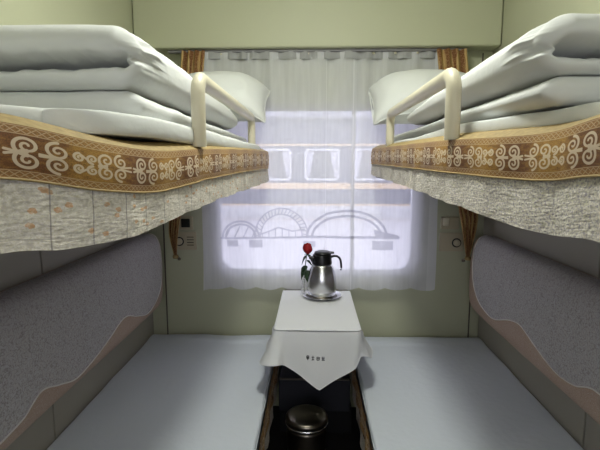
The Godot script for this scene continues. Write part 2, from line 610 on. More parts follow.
func upper_berth(s: int) -> void:
	var wall: float = WALL[0 if s < 0 else 1]
	var where := "left" if s < 0 else "right"
	var o := thing("upper_berth", "upper bunk on the %s wall carrying white bedding, with a cream safety rail" % where, "bunk", Vector3(s * 0.65, 1.42, -1.4), "upper bunks")
	var plan := PackedVector2Array()        # outline seen from above: x, z
	for k in 41:
		var r := rim(s, 2.2 * k / 40.0)
		if absf(r[0]) < wall - 0.1:
			plan.append(Vector2(r[0] + s * 0.012, -r[1] - 0.012 * (1.0 if k > 34 else 0.0)))
	plan.append(Vector2(s * (wall - 0.005), END - 0.012))
	plan.append(Vector2(s * (wall - 0.005), 0.42))
	var turn := Transform3D(Basis(Vector3(1, 0, 0), Vector3(0, 0, -1), Vector3(0, 1, 0)), Vector3.ZERO)
	var b := MB.new()
	b.xf = turn
	b.prism(plan, 1.425, 1.462)
	part("board", b, M.laminate, o)
	b = MB.new()
	b.xf = turn
	b.prism(plan, 1.463, 1.524)
	part("mattress", b, M.cotton, o)
	for z in [-0.75, -2.2]:                  # folding hinges under the board, by the wall
		b = MB.new()
		b.rbox(Vector3(s * (wall - 0.04), 1.405, z), Vector3(0.07, 0.035, 0.12), 0.006)
		part("hinge", b, M.steel_dark, o)
	# safety rail: two posts and a top bar bent from one flat cream tube
	var zn := -1.165 if s < 0 else -1.125
	var zf := -2.165 if s < 0 else -2.02
	var x := -0.292 if s < 0 else 0.337
	var yt := 1.712
	var path := PackedVector3Array()
	path.append(Vector3(x, 1.541 if s < 0 else 1.556, zn))
	path.append(Vector3(x, yt - 0.06, zn))
	for k in 9:
		var a := k / 8.0 * PI / 2
		path.append(Vector3(x, yt - 0.04 + 0.04 * sin(a), zn - 0.04 + 0.04 * cos(a)))
	for k in 9:
		var a := k / 8.0 * PI / 2
		path.append(Vector3(x, yt - 0.04 + 0.04 * cos(a), zf + 0.04 - 0.04 * sin(a)))
	path.append(Vector3(x, 1.60, zf))
	path.append(Vector3(x, 1.556 if s < 0 else 1.572, zf))
	b = MB.new()
	b.tube(path, [[0.021, 0.018]], 16, Vector3(1, 0, 0))
	part("guard_rail", b, M.cream, o)

func valance(s: int) -> void:
	var where := "left" if s < 0 else "right"
	var extra := "with grey seams and orange flowers" if s < 0 else "its pale skirt mottled grey and beige"
	var o := thing("bunk_valance", "gold scroll-patterned valance of the %s upper bunk, %s" % [where, extra], "valance", Vector3(s * 0.4, 1.42, -1.4), "gold bunk valances")
	var tops: Array = TOP_LEFT if s < 0 else TOP_RIGHT
	var bands: Array = BAND_LEFT if s < 0 else BAND_RIGHT
	var hems: Array = HEM_LEFT if s < 0 else HEM_RIGHT
	var wall: float = WALL[0 if s < 0 else 1]
	var total := (END - 0.07 - 0.42) + 0.07 * PI / 2 + (wall - edge(s, END) - 0.09)
	var out := func(l: float) -> Vector2:
		var a := rim(s, maxf(l - 0.01, 0.0))
		var b := rim(s, l + 0.01)
		var t := Vector2(b[0] - a[0], b[1] - a[1]).normalized()
		return Vector2(t.y, -t.x) * float(s)
	var wob := func(l: float, amt: float) -> float: return amt * (nz.get_noise_2d(l * 900.0, s * 40.0) + 0.35 * sin(l * 38.0 + nz.get_noise_1d(l * 300.0) * 3.0))
	var b := MB.new()
	b.grid(300, 5, func(u, v):
		var l: float = u * total
		var r := rim(s, l)
		var n: Vector2 = out.call(l)
		var y := curve(tops, r[2])
		var a: float = v * PI / 2
		var ins: float = 0.055 * (1.0 - v) - 0.006
		return Vector3(r[0] - n.x * ins, y + 0.020 * cos(a), r[1] - n.y * ins), Vector2(total / 0.3, 0.3))
	part("top_hem", b, M.gold_hem, o)
	b = MB.new()
	b.grid(340, 8, func(u, v):
		var l: float = u * total
		var r := rim(s, l)
		var n: Vector2 = out.call(l)
		var y := lerpf(curve(tops, r[2]), curve(bands, r[2]), v)
		var off: float = 0.006 + wob.call(l, 0.006) * v + 0.004 * sin(v * PI)
		return Vector3(r[0] + n.x * off, y, r[1] + n.y * off), Vector2(total / 0.42, 1.0))
	part("gold_band", b, M.band, o)
	b = MB.new()
	b.grid(420, 14, func(u, v):
		var l: float = u * total
		var r := rim(s, l)
		var n: Vector2 = out.call(l)
		var y := lerpf(curve(bands, r[2]) + 0.003, curve(hems, r[2]) + 0.0015 * sin(l * 23.0), v)
		var off: float = 0.004 + wob.call(l, 0.006) * (1.0 - v * 0.5) + v * (0.0025 * sin(l * 47.0 + 3.0 * nz.get_noise_1d(l * 200.0)) + 0.004) + 0.002 * nz.get_noise_2d(l * 2500.0, v * 200.0)
		return Vector3(r[0] + n.x * off, y, r[1] + n.y * off), Vector2(total / 0.40, 1.0))
	part("skirt", b, M.skirt if s < 0 else M.skirt_plain, o)
	var path := PackedVector3Array()         # corded seam between band and skirt
	for k in 201:
		var l := total * k / 200.0
		var r := rim(s, l)
		var n: Vector2 = out.call(l)
		var off: float = 0.008 + wob.call(l, 0.006)
		path.append(Vector3(r[0] + n.x * off, curve(bands, r[2]), r[1] + n.y * off))
	b = MB.new()
	b.tube(path, [[0.0022, 0.0022]], 6)
	part("piping", b, M.gold_hem, o)


# thick cotton quilt folded in two: one closed cushion with a crease on its open near end, the fold towards the aisle
func folded_quilt(called: String, label: String, s: int, x_in: float, x_out: float, y0: float, y1: float, z0: float, z1: float, r: float, crease: float, slope: float, seed_: float, ends := 0.0) -> void:
	var o := thing(called, label, "quilt", Vector3(s * (x_in + x_out) * 0.5, y0, (z0 + z1) * 0.5), "folded white quilts")
	var size := Vector3(x_out - x_in, y1 - y0, z0 - z1)
	var c := Vector3(s * (x_in + x_out) * 0.5, (y0 + y1) * 0.5, (z0 + z1) * 0.5)
	var h := size * 0.5
	var b := MB.new()
	b.rbox(c, size, r, 84, func(q: Vector3, nn: Vector3):
		var near := clampf((q.z / h.z + 1.0) * 0.5, 0, 1)             # 1 at the end by the door
		var aisle := clampf(-q.x * s / h.x * 0.5 + 0.5, 0, 1)         # 1 at the aisle side
		var p := q
		# soft sag of the middle of the top, rounder far end
		var up := clampf(q.y / h.y, -1, 1)
		p.y -= 0.010 * (1 - near) * maxf(up, 0) + ends * pow(1 - near, 6.0) * (up + 1) * 0.5
		# the crease of the open end: it runs across the near end and stops short of the aisle edge
		if slope > 0.0:
			var yc := crease * h.y + maxf(aisle - 1.0, -0.6) * slope * h.y + 0.004 * nz.get_noise_1d(q.x * 2200.0 + seed_) + 0.03 * h.y * sin(q.x * 16.0 + seed_)
			var fade := smoothstep(0.004, 0.035, q.x * s + h.x)
			var dn := maxf(nn.z, 0.0)
			var w := 0.0085 + 0.004 * nz.get_noise_1d(q.x * 1500.0 + seed_)
			p.z -= 0.085 * gauss(q.y - yc, w) * dn * fade
			p.z -= 0.014 * gauss(q.y - yc, 0.020) * dn * fade
			# the upper layer stands a little proud, its end tucked round the corner
			p.z += (0.012 if q.y > yc else -0.004) * dn * fade
			var side := maxf(-nn.x * s, 0.0)
			var run := gauss(near - 1.0, 0.05)
			p.x += s * 0.022 * gauss(q.y - yc, 0.006) * side * run
			p.x += s * 0.010 * side * gauss(near - 0.955, 0.018) * (1.0 if q.y > yc else 0.4)
			p.x -= s * 0.010 * side * gauss(near - 0.93, 0.05) * (1.0 if q.y > yc else 0.3) * (0.5 + nz.get_noise_2d(q.y * 4000.0, seed_))
		var wr := wrinkle(q + Vector3(seed_, seed_ * 0.3, 0), 260.0)
		var big := nz.get_noise_3d(q.x * 90.0 + seed_ * 9.0, q.y * 90.0, q.z * 60.0)
		p.x -= s * 0.012 * maxf(-nn.x * s, 0.0) * cos(up * PI / 2)      # plump sides
		p += nn * (wr * 0.0036 + big * 0.009)
		return p)
	part("padding", b, M.cotton, o)

# flat pad whose aisle edge follows the berth
func pad(called: String, label: String, s: int, d0: float, d1: float, y: float, t: float, inset: float, tip: float, rise: float, tongue: float) -> void:
	var wall: float = WALL[0 if s < 0 else 1]
	var o := thing(called, label, "folded sheet" if called == "folded_sheet" else "mattress pad", Vector3(s * 0.65, y, -(d0 + d1) * 0.5), "" if called == "folded_sheet" else "white bunk pads")
	var b := MB.new()
	b.rbox(Vector3.ZERO, Vector3(2, 2 * t, 2), t, 70, func(q: Vector3, nn: Vector3):
		var a := (q.z + 1) * 0.5             # 1 near the door
		var w := (1 - q.x) * 0.5             # 1 at the aisle
		var d := lerpf(d1, d0, a)
		d -= tip * (1 - w) * a * a
		var xi := edge(s, maxf(d, 0.45)) + inset + (0.05 + 0.03 * tongue) * pow(a, 14.0 + 46.0 * tongue) + 0.05 * pow(1 - a, 14.0)
		var x := lerpf(wall - 0.015, xi, w)
		var big := nz.get_noise_2d(x * 260.0, d * 130.0 + s * 50.0)
		var yy := q.y + t + big * 0.008 + rise * a * a + wrinkle(Vector3(x, 0.0, d), 200.0) * 0.002
		return Vector3(s * x, y + yy, -d))
	part("padding", b, M.cotton, o)

func pillow(s: int, c: Vector3, size: Vector3, tilt: float, yaw: float, label: String) -> void:
	var o := thing("pillow", label, "pillow", c - Vector3(0, size.z * 0.5, 0), "white pillows on the upper bunks")
	var bs := Basis(Vector3.UP, yaw) * Basis(Vector3.RIGHT, tilt)
	var shape := func(u: float, v: float, side: float) -> Vector3:
		var a := u * 2 - 1
		var e := v * 2 - 1
		var ear := 1.0 - 0.035 * pow(absf(a), 6.0) * pow(absf(e), 6.0)
		var x := a * size.x * 0.5 * ear * (1 - 0.07 * (1 - e * e) * pow(absf(a), 3.0))
		var z := e * size.y * 0.5 * ear * (1 - 0.09 * (1 - a * a) * pow(absf(e), 3.0))
		var th := size.z * 0.5 * pow((1 - pow(absf(a), 2.6)) * (1 - pow(absf(e), 2.6)), 0.52)
		var p := Vector3(x, side * th, z)
		p.y += side * th * 6.0 * 0.02 * wrinkle(p + Vector3(s, 0, 0), 240.0) + 0.012 * nz.get_noise_2d(x * 180.0 + s * 30.0, z * 180.0)
		p.y -= 0.35 * size.z * pow(maxf(-a * s, 0.0), 3.0) * maxf(e, 0.0) * 0.5
		p.y -= 0.045 * pow(maxf(-a * s, 0.0), 3.0) * (1.0 - 0.4 * maxf(e, 0.0))
		return c + bs * p
	var b := MB.new()
	var i0 := b.idx.size()
	b.grid(56, 44, func(u, v): return shape.call(u, v, 1.0))
	b.grid(56, 44, func(u, v): return shape.call(1 - u, v, -1.0))
	b.orient(i0)
	part("padding", b, M.cotton, o)
	var path := PackedVector3Array()
	for k in 121:
		var t := k / 120.0 * 4.0
		var m := fmod(t, 1.0)
		var uv := Vector2(m, 0) if t < 1 else Vector2(1, m) if t < 2 else Vector2(1 - m, 1) if t < 3 else Vector2(0, 1 - m)
		path.append(shape.call(uv.x, uv.y, 1.0))
	b = MB.new()
	b.tube(path, [[0.0035, 0.0035]], 6)
	part("seam", b, M.cotton, o)


# ---------------------------------------------------------------- lower berths
func lower_berth(s: int) -> void:
	var wall: float = WALL[0 if s < 0 else 1]
	var where := "left" if s < 0 else "right"
	var inn := 0.203 if s < 0 else 0.226
	var o := thing("lower_berth", "lower bunk %s of the table, with a gold and cream strip along the aisle" % where, "bunk", Vector3(s * 0.6, 0, -1.5), "lower bunks")
	var b := MB.new()
	b.rbox(Vector3(s * (wall + inn + 0.06) * 0.5, 0.15, -1.5), Vector3(wall - inn - 0.10, 0.30, 2.15), 0.01)
	part("base", b, M.dark, o)
	b = MB.new()
	b.rbox(Vector3(s * (wall + inn) * 0.5, 0.379, -1.49), Vector3(wall - inn - 0.034, 0.150, 2.15), 0.03)
	part("mattress", b, M.sheet, o)
	var strip := func(y0: float, y1: float, off: float, scal: float) -> Callable:
		return func(u: float, v: float) -> Vector3:
			var z := lerpf(-0.45, -2.56, u)
			var y := lerpf(y0, y1, v)
			y -= scal * absf(sin(z * 26.0)) * v
			var w := 0.004 * sin(z * 31.0) * v + 0.005 * nz.get_noise_2d(z * 700.0, v * 60.0 + s * 90.0)
			return Vector3(s * (inn - 0.001 - off + w), y, z)
	b = MB.new()
	b.grid(220, 6, strip.call(0.458, 0.335, 0.006, 0.0), Vector2(2.11 / 0.32, 1.0))
	part("gold_strip", b, M.band, o)
	b = MB.new()
	b.grid(220, 6, strip.call(0.338, 0.255, 0.003, 0.016), Vector2(2.11 / 0.40, 1.0))
	part("cream_strip", b, M.skirt_plain, o)
	# sheet drawn over the mattress
	var sh := MB.new()
	sh.rbox(Vector3(s * (wall + inn) * 0.5, 0.4625, -1.49), Vector3(wall - inn - 0.010, 0.026, 2.18), 0.012, 90, func(q: Vector3, nn: Vector3):
		var x := (s * q.x) + (wall + inn) * 0.5
		var z := q.z
		var big := nz.get_noise_2d(x * 170.0 + s * 70.0, z * 60.0)
		var fold := gauss(nz.get_noise_2d(x * 60.0 + 200.0 * s, z * 26.0), 0.07)
		var far := clampf((-q.z - 0.93) / 0.16, 0, 1)
		var p := q
		if nn.y > 0.1:
			p.y += big * 0.006 + fold * 0.0035 + 0.004 * wrinkle(Vector3(x, 0, z), 60.0) * 0.6
			var ridge := 0.0 if x > wall - 0.22 or x < inn + 0.05 else smoothstep(0.0, 0.06, x - inn - 0.05) * smoothstep(0.0, 0.08, wall - 0.22 - x)
			p.y += 0.011 * ridge * gauss(q.z + 0.985 + (0.02 - 0.05 * x) * s, 0.012)
			p.y += far * 0.014 * gauss(far - 0.55, 0.35) * (0.5 + nz.get_noise_1d(x * 240.0 + s * 11.0))
		if -s * q.x > 0:
			p.x += s * 0.006 * nz.get_noise_1d(z * 340.0)
		return p)
	var ss := thing("bed_sheet", "white cotton sheet smoothed over the %s lower bunk" % where, "bed sheet", Vector3(s * 0.6, 0.45, -1.5), "white sheets on the lower bunks")
	part("cloth", sh, M.sheet, ss)
	var hm := MB.new()
	var path := PackedVector3Array()
	for k in 61:
		path.append(Vector3(s * (inn + 0.006), 0.4520 + 0.0015 * sin(k * 0.9), lerpf(-0.46, -2.54, k / 60.0)))
	hm.tube(path, [[0.004, 0.004]], 6)
	part("hem", hm, M.sheet, ss)

# padded backrest on the side wall with a loose floral cover
func backrest(s: int) -> void:
	var wall: float = WALL[0 if s < 0 else 1]
	var where := "left" if s < 0 else "right"
	var zf := 2.585
	var o := thing("backrest", "beige speckled backrest cushion on the %s wall under a floral cover" % where, "backrest", Vector3(s * (wall - 0.04), 0.66, -1.5), "backrests of the lower bunks")
	var y0 := 0.665
	var y1 := 1.105
	# one section of the cushion: v from the lower back edge round the front to the upper back edge
	var sec := func(v: float, z: float, grow: float) -> Vector3:
		var far := clampf((zf + z) / 0.16, 0.0, 1.0)          # rounds off the end by the window
		var rr := sqrt(1 - (1 - far) * (1 - far))
		var hh := (y1 - y0) * 0.5 * lerpf(0.72, 1.0, rr)
		var th := 0.105 * lerpf(0.25, 1.0, pow(rr, 0.7))
		var a := -PI / 2 + v * PI
		var cy := signf(sin(a)) * pow(absf(sin(a)), 0.55)
		var cx := pow(maxf(cos(a), 0.0), 0.42)
		var lean := 0.018 * (0.5 - v)
		var p := Vector3(s * (wall - 0.002 - (th + lean + grow) * cx), (y0 + y1) * 0.5 + cy * (hh + grow), z)
		return p + Vector3(-s, 0, 0) * 0.006 * nz.get_noise_2d(z * 170.0, v * 120.0) * cx
	var b := MB.new()
	b.grid(160, 40, func(u, v):
		var zz := lerpf(-0.45, -zf, 1 - pow(1 - u, 1.6))
		return sec.call(v, zz, 0.0))
	part("cushion", b, M.upholstery, o)
	b = MB.new()                             # its back, against the wall
	b.rbox(Vector3(s * (wall - 0.006), (y0 + y1) * 0.5, -1.5), Vector3(0.01, 0.40, 2.05), 0.002)
	part("backing_board", b, M.laminate, o)
	# lower edge of the cover: a wave in height along the wall, turning up at the window end
	var wave_l := [[0.45, 0.76], [0.9, 0.735], [1.217, 0.746], [1.319, 0.784], [1.42, 0.755], [1.532, 0.722], [1.64, 0.730], [1.755, 0.753], [1.957, 0.802], [2.10, 0.760], [2.254, 0.722], [2.36, 0.745], [2.44, 0.815], [2.475, 0.900], [2.49, 1.000]]
	var wave_r := [[0.45, 0.76], [0.9, 0.750], [1.2, 0.790], [1.351, 0.800], [1.452, 0.763], [1.575, 0.753], [1.726, 0.785], [1.858, 0.820], [1.951, 0.809], [2.141, 0.751], [2.28, 0.760], [2.36, 0.795], [2.41, 0.850], [2.435, 0.930], [2.445, 1.010]]
	var wave: Array = wave_l if s < 0 else wave_r
	var last: float = wave[wave.size() - 1][0]
	var to_v := func(y: float) -> float:
		var t := clampf((y - (y0 + y1) * 0.5) / ((y1 - y0) * 0.5), -0.99, 0.99)
		return 0.5 + asin(signf(t) * pow(absf(t), 1.0 / 0.55)) / PI
	b = MB.new()
	b.grid(240, 26, func(u, v):
		var d := lerpf(0.45, last, u)
		return sec.call(lerpf(to_v.call(curve(wave, d)), 0.995, v), -d, 0.005))
	part("cover", b, M.cover, o)
	var path := PackedVector3Array()
	for k in 241:
		var d := lerpf(0.45, last, k / 240.0)
		path.append(sec.call(to_v.call(curve(wave, d)), -d, 0.006))
	for k in 12:                             # up the end
		path.append(sec.call(lerpf(to_v.call(wave[wave.size() - 1][1]), 0.97, (k + 1) / 12.0), -last, 0.006))
	b = MB.new()
	b.tube(path, [[0.0028, 0.0028]], 6)
	part("piping", b, M.piping, o)


# ---------------------------------------------------------------- table and what stands on it
const TX0 := -0.170
const TX1 := 0.213
const TZ0 := -2.500
const TZ1 := -1.880
const TY := 0.775

func table() -> void:
	var cx := (TX0 + TX1) * 0.5
	var o := thing("folding_table", "narrow table under the window, hidden by a white tablecloth", "table", Vector3(cx, 0.3, -2.3))
	var b := MB.new()
	b.rbox(Vector3(cx, TY - 0.016, (TZ0 + TZ1) * 0.5 - 0.03), Vector3(TX1 - TX0 - 0.01, 0.026, TZ1 - TZ0 + 0.04), 0.008)
	part("tabletop", b, M.laminate, o)
	b = MB.new()
	b.prism(PackedVector2Array([Vector2(0, 0), Vector2(0, -0.32), Vector2(0.03, -0.32), Vector2(0.42, -0.03), Vector2(0.42, 0)]), -0.012, 0.012)
	for i in b.v.size():
		var p := b.v[i]
		b.v[i] = Vector3(cx + p.z, TY - 0.030 + p.y, -2.615 + p.x)
	b.orient(0)
	part("bracket", b, M.steel_dark, o)

func cloth_rim(p: float) -> Array:         # p along back-left, front-left, front-right, back-right: [point, outward]
	var r := 0.022
	var a := TZ1 - TZ0 - r
	var q := r * PI / 2
	var w := TX1 - TX0 - 2 * r
	if p < a:
		return [Vector2(TX0, TZ0 + p), Vector2(-1, 0)]
	p -= a
	if p < q:
		var t := p / r
		return [Vector2(TX0 + r - cos(t) * r, TZ1 - r + sin(t) * r), Vector2(-cos(t), sin(t))]
	p -= q
	if p < w:
		return [Vector2(TX0 + r + p, TZ1), Vector2(0, 1)]
	p -= w
	if p < q:
		var t := p / r
		return [Vector2(TX1 - r + sin(t) * r, TZ1 - r + cos(t) * r), Vector2(sin(t), cos(t))]
	return [Vector2(TX1, TZ1 - r - (p - q)), Vector2(1, 0)]

func cloth_at(p: float, v: float) -> Vector3:      # v 0 at the table's edge, 1 at the hem
	var r := cloth_rim(p)
	var at: Vector2 = r[0]
	var n: Vector2 = r[1]
	var a := 0.613                             # where the left side ends
	var drop := curve([[0.0, 0.125], [0.40, 0.145], [0.60, 0.152], [0.63, 0.138], [0.655, 0.150], [0.68, 0.168], [0.745, 0.212], [0.805, 0.258], [0.812, 0.262], [0.820, 0.258], [0.89, 0.214], [0.975, 0.158], [0.995, 0.118], [1.03, 0.140], [1.08, 0.155], [1.25, 0.145], [1.65, 0.125]], p)
	var flare := curve([[0.0, 0.018], [0.40, 0.040], [0.58, 0.056], [0.625, 0.050], [0.66, 0.012], [0.80, 0.016], [0.96, 0.006], [0.99, -0.004], [1.03, 0.050], [1.10, 0.062], [1.30, 0.040], [1.65, 0.018]], p)
	var soft := 1.0 - exp(-v * 12.0)
	var wav := 0.004 * sin(p * 34.0) * v + 0.006 * nz.get_noise_2d(p * 420.0, v * 60.0) * v
	var off := 0.004 * soft + flare * v * (0.4 + 0.6 * v) + wav
	var y := TY - drop * v + 0.004 * (1 - soft) * 0.5
	# over the bunks the sides lie down on the sheet
	return Vector3(at.x + n.x * off, y, at.y + n.y * off)

func tablecloth() -> void:
	var o := thing("tablecloth", "white tablecloth hanging to a point in front, four small dark characters on it", "tablecloth", Vector3(0.02, TY, -2.2))
	var total := 2 * (TZ1 - TZ0 - 0.022) + 0.022 * PI + (TX1 - TX0 - 0.044)
	var b := MB.new()
	b.grid(320, 26, func(u, v): return cloth_at(u * total, v))
	b.grid(320, 10, func(u, v):              # the flat top, drawn in from the rim to a line along the middle
		var e := cloth_at(u * total, 0.0)
		var mid := Vector3((TX0 + TX1) * 0.5, TY + 0.003, clampf(e.z, TZ0 + 0.001, TZ1 - 0.19))
		var p := e.lerp(mid, v)
		p.y += 0.0012 * nz.get_noise_2d(p.x * 300.0, p.z * 300.0) * v
		return p)
	part("cloth", b, M.cloth, o)
	b = MB.new()
	var path := PackedVector3Array()
	for k in 161:
		path.append(cloth_at(total * k / 160.0, 0.995))
	b.tube(path, [[0.0018, 0.0018]], 6)
	part("hem", b, M.cloth, o)
	# the four small dark characters on the front flap, too small to read: each a few strokes
	var glyphs := [
		[[0, -1, 0, 1], [-0.6, 0.8, 0.6, 0.8], [-0.6, 0.1, 0.6, 0.1], [-0.6, 0.8, -0.6, -0.3], [0.6, 0.8, 0.6, -0.3], [-0.7, -0.4, 0.7, -0.4]],
		[[0, -1, 0, 1], [-0.8, 0.35, 0.8, 0.35], [0, -0.2, 0.7, -0.9], [0, -0.2, -0.7, -0.9]],
		[[-0.7, 0.55, 0.7, 0.55], [-0.7, -0.75, 0.7, -0.75], [-0.7, 0.55, -0.7, -0.75], [0.7, 0.55, 0.7, -0.75], [-0.7, -0.1, 0.7, -0.1]],
		[[-0.9, 0.2, 0.9, 0.2], [-0.5, 0.8, -0.5, -0.8], [0.4, 0.8, 0.4, -0.8], [-0.9, -0.75, 0.9, -0.75], [-0.5, -0.25, 0.4, -0.25]],
	]
	for g in 4:
		b = MB.new()
		var ctr := Vector2(-0.020 + g * 0.0225, 0.658 - g * 0.0015)
		for st in glyphs[g]:
			var pts := PackedVector3Array()
			for k in 4:
				var q := ctr + Vector2(lerpf(st[0], st[2], k / 3.0) * 0.0075, lerpf(st[1], st[3], k / 3.0) * 0.0105)
				# find the flap under that place
				var p := q.x - (TX0 + 0.022) + (TZ1 - TZ0 - 0.022) + 0.022 * PI / 2
				var lo := 0.0
				var hi := 1.0
				for it in 18:
					var m := (lo + hi) * 0.5
					if cloth_at(p, m).y > q.y:
						lo = m
					else:
						hi = m
				var c := cloth_at(p, lo)
				pts.append(Vector3(q.x, q.y, c.z + 0.0012))
			b.tube(pts, [[0.0015, 0.0010]], 6)
		part("character", b, M.ink, o)

func on_the_table() -> void:
	var y := TY + 0.0045
	# tray
	var c := Vector3(0.052, y, -2.375)
	var tr := thing("steel_tray", "round shiny steel tray under the vacuum jug", "tray", c)
	var b := MB.new()
	b.lathe(c, [[0.0, 0.0], [0.074, 0.0], [0.080, 0.003], [0.096, 0.012], [0.104, 0.014], [0.1045, 0.0155], [0.102, 0.0165], [0.095, 0.0145], [0.079, 0.0055], [0.073, 0.0028], [0.0, 0.0028]], 56)
	part("dish", b, M.steel, tr)
	# vacuum jug
	var j := Vector3(0.050, y + 0.003, -2.385)
	var jug := thing("vacuum_jug", "brushed steel vacuum jug with black lid and handle, standing on the tray", "jug", j)
	var grown := Transform3D(Basis.from_scale(Vector3(1.03, 1.05, 1.03)), j - j * Vector3(1.03, 1.05, 1.03))
	b = MB.new()
	b.xf = grown
	b.lathe(j, [[0.0, 0.0], [0.062, 0.0], [0.067, 0.003], [0.0735, 0.012], [0.0765, 0.035], [0.0765, 0.075], [0.0735, 0.105], [0.0660, 0.135], [0.0560, 0.160], [0.0500, 0.172], [0.0, 0.173]], 56)
	part("body", b, M.steel, jug)
	b = MB.new()
	b.xf = grown
	b.lathe(j, [[0.0, 0.170], [0.0520, 0.170], [0.0530, 0.176], [0.0500, 0.200], [0.0490, 0.214], [0.0470, 0.219], [0.0, 0.220]], 48)
	b.rbox(j + Vector3(-0.050, 0.203, 0.012), Vector3(0.036, 0.014, 0.026), 0.005)
	part("collar", b, M.black, jug)
	b = MB.new()
	b.xf = grown
	b.lathe(j + Vector3(0.004, 0.219, 0), [[0.0, 0.0], [0.043, 0.0], [0.046, 0.005], [0.043, 0.013], [0.030, 0.018], [0.0, 0.019]], 40)
	b.rbox(j + Vector3(0.046, 0.228, 0), Vector3(0.034, 0.010, 0.024), 0.004)
	part("lid", b, M.black, jug)
	b = MB.new()
	b.xf = grown
	var path := PackedVector3Array()
	for p in [[0.046, 0.205], [0.062, 0.211], [0.078, 0.210], [0.090, 0.202], [0.097, 0.188], [0.100, 0.170], [0.101, 0.150], [0.099, 0.138]]:
		path.append(j + Vector3(p[0], p[1], 0.0))
	b.tube(path, [[0.011, 0.0060]], 12, Vector3.UP)
	part("handle", b, M.black, jug)
	b = MB.new()
	b.xf = grown
	b.lathe(j, [[0.0755, 0.004], [0.0770, 0.006], [0.0770, 0.0095], [0.0745, 0.012]], 48)
	part("base_ring", b, M.steel_dark, jug)
	# rose in its glass
	var g := Vector3(-0.045, y, -2.405)
	var vs := thing("glass_vase", "slim clear glass vase holding the rose beside the jug", "vase", g)
	b = MB.new()
	b.lathe(g, [[0.0, 0.0], [0.021, 0.0], [0.023, 0.003], [0.019, 0.020], [0.015, 0.060], [0.0145, 0.100], [0.018, 0.132], [0.0168, 0.132], [0.0133, 0.100], [0.0137, 0.060], [0.017, 0.020], [0.016, 0.009], [0.0, 0.009]], 28)
	part("glass", b, M.vase, vs)
	var h := Vector3(-0.027, y + 0.262, -2.400)
	var rs := thing("red_rose", "single red rose with dark green leaves in the glass vase", "flower", g + Vector3(0, 0.012, 0))
	b = MB.new()
	path = PackedVector3Array()
	for k in 17:
		var t := k / 16.0
		path.append(g + Vector3(0, 0.012, 0) + Vector3(0.016 * t * t - 0.002 * sin(t * PI), 0.240 * t, 0.005 * t))
	b.tube(path, [[0.0026, 0.0026]], 8)
	part("stem", b, M.green, rs)
	# petals: cups wound round the bud
	for k in 13:
		b = MB.new()
		var ang := k * 2.4
		var ring := 0.005 + 0.0019 * k
		var tall := 0.062 - 0.0008 * k
		b.grid(8, 7, func(u, v):
			var a: float = ang + (u - 0.5) * 2.1
			var open: float = ring * sin(PI * (0.10 + 0.66 * v)) + 0.004 * pow(v, 6.0) * k / 12.0
			var e: float = 1.0 - 0.25 * pow(absf(u * 2 - 1), 3.0)
			return h + Vector3(cos(a) * open, -0.030 + tall * v * e, sin(a) * open))
		part("petal", b, M.rose, rs)
	b = MB.new()
	for k in 5:
		var a := k * TAU / 5
		b.grid(3, 5, func(u, v): return h + Vector3(cos(a + (u - 0.5) * 0.9 * (1 - v)) * (0.006 + 0.018 * v), -0.032 - 0.014 * v * v + 0.010 * v, sin(a + (u - 0.5) * 0.9 * (1 - v)) * (0.006 + 0.018 * v)))
	part("sepal", b, M.green, rs)
	for lf in [[0.226, -0.6, 0.075, 0.048, -0.75], [0.190, 0.2, 0.060, 0.042, -0.5], [0.160, 2.5, 0.075, 0.050, -1.0], [0.215, 2.9, 0.055, 0.040, -0.9], [0.135, 1.2, 0.070, 0.046, -1.1], [0.150, 3.6, 0.060, 0.044, -0.7]]:
		b = MB.new()
		var root := g + Vector3(0.012, lf[0], 0.004)
		var dir := Vector3(cos(lf[1]), 0, sin(lf[1]))
		var across := Vector3(-dir.z, 0, dir.x)
		b.grid(6, 10, func(u, v):
			var w: float = sin(pow(v, 0.8) * PI) * lf[3] * 0.5 * (1.0 + 0.08 * sin(v * 40.0))
			var k: float = u * 2 - 1
			return root + dir * (v * lf[2] * 0.5) + across * k * w + Vector3(0, lf[4] * lf[2] * v * v + 0.006 * k * k, 0))
		part("leaf", b, M.green, rs)


# ---------------------------------------------------------------- below the table
func under_table() -> void:
	var o := thing("waste_bin", "steel lidded waste bin on the dark floor below the table", "bin", Vector3(-0.026, 0, -2.02))
	var c := Vector3(-0.026, 0.0, -2.02)
	var b := MB.new()
	b.lathe(c, [[0.0, 0.0], [0.086, 0.0], [0.092, 0.006], [0.096, 0.24], [0.096, 0.262], [0.0, 0.262]], 48)
	part("body", b, M.steel_dark, o)
	b = MB.new()
	b.lathe(c + Vector3(0, 0.262, 0), [[0.0, 0.0], [0.100, 0.0], [0.104, 0.003], [0.104, 0.009], [0.100, 0.012], [0.0, 0.012]], 56)
	part("rim", b, M.steel, o)
	b = MB.new()
	b.lathe(c + Vector3(0, 0.276, 0), [[0.0, 0.0], [0.096, 0.0], [0.103, 0.006], [0.1035, 0.014], [0.099, 0.022], [0.088, 0.028], [0.060, 0.033], [0.0, 0.036]], 56)
	part("lid", b, M.steel_dark, o)
	o = thing("heater_cover", "dark blue-grey box below the window behind the waste bin", "heater", Vector3(0.02, 0, -2.45))
	b = MB.new()
	b.rbox(Vector3(0.012, 0.24, -2.455), Vector3(0.39, 0.18, 0.30), 0.008)
	part("housing", b, M.panel_cloth, o)
	b = MB.new()
	b.rbox(Vector3(0.012, 0.335, -2.31), Vector3(0.39, 0.008, 0.014), 0.003)
	part("top_edge", b, M.laminate, o)
	b = MB.new()
	b.rbox(Vector3(0.02, 0.075, -2.47), Vector3(0.40, 0.15, 0.25), 0.006)  # dark block filling the black space below the housing
	part("dark_block", b, M.dark, o)


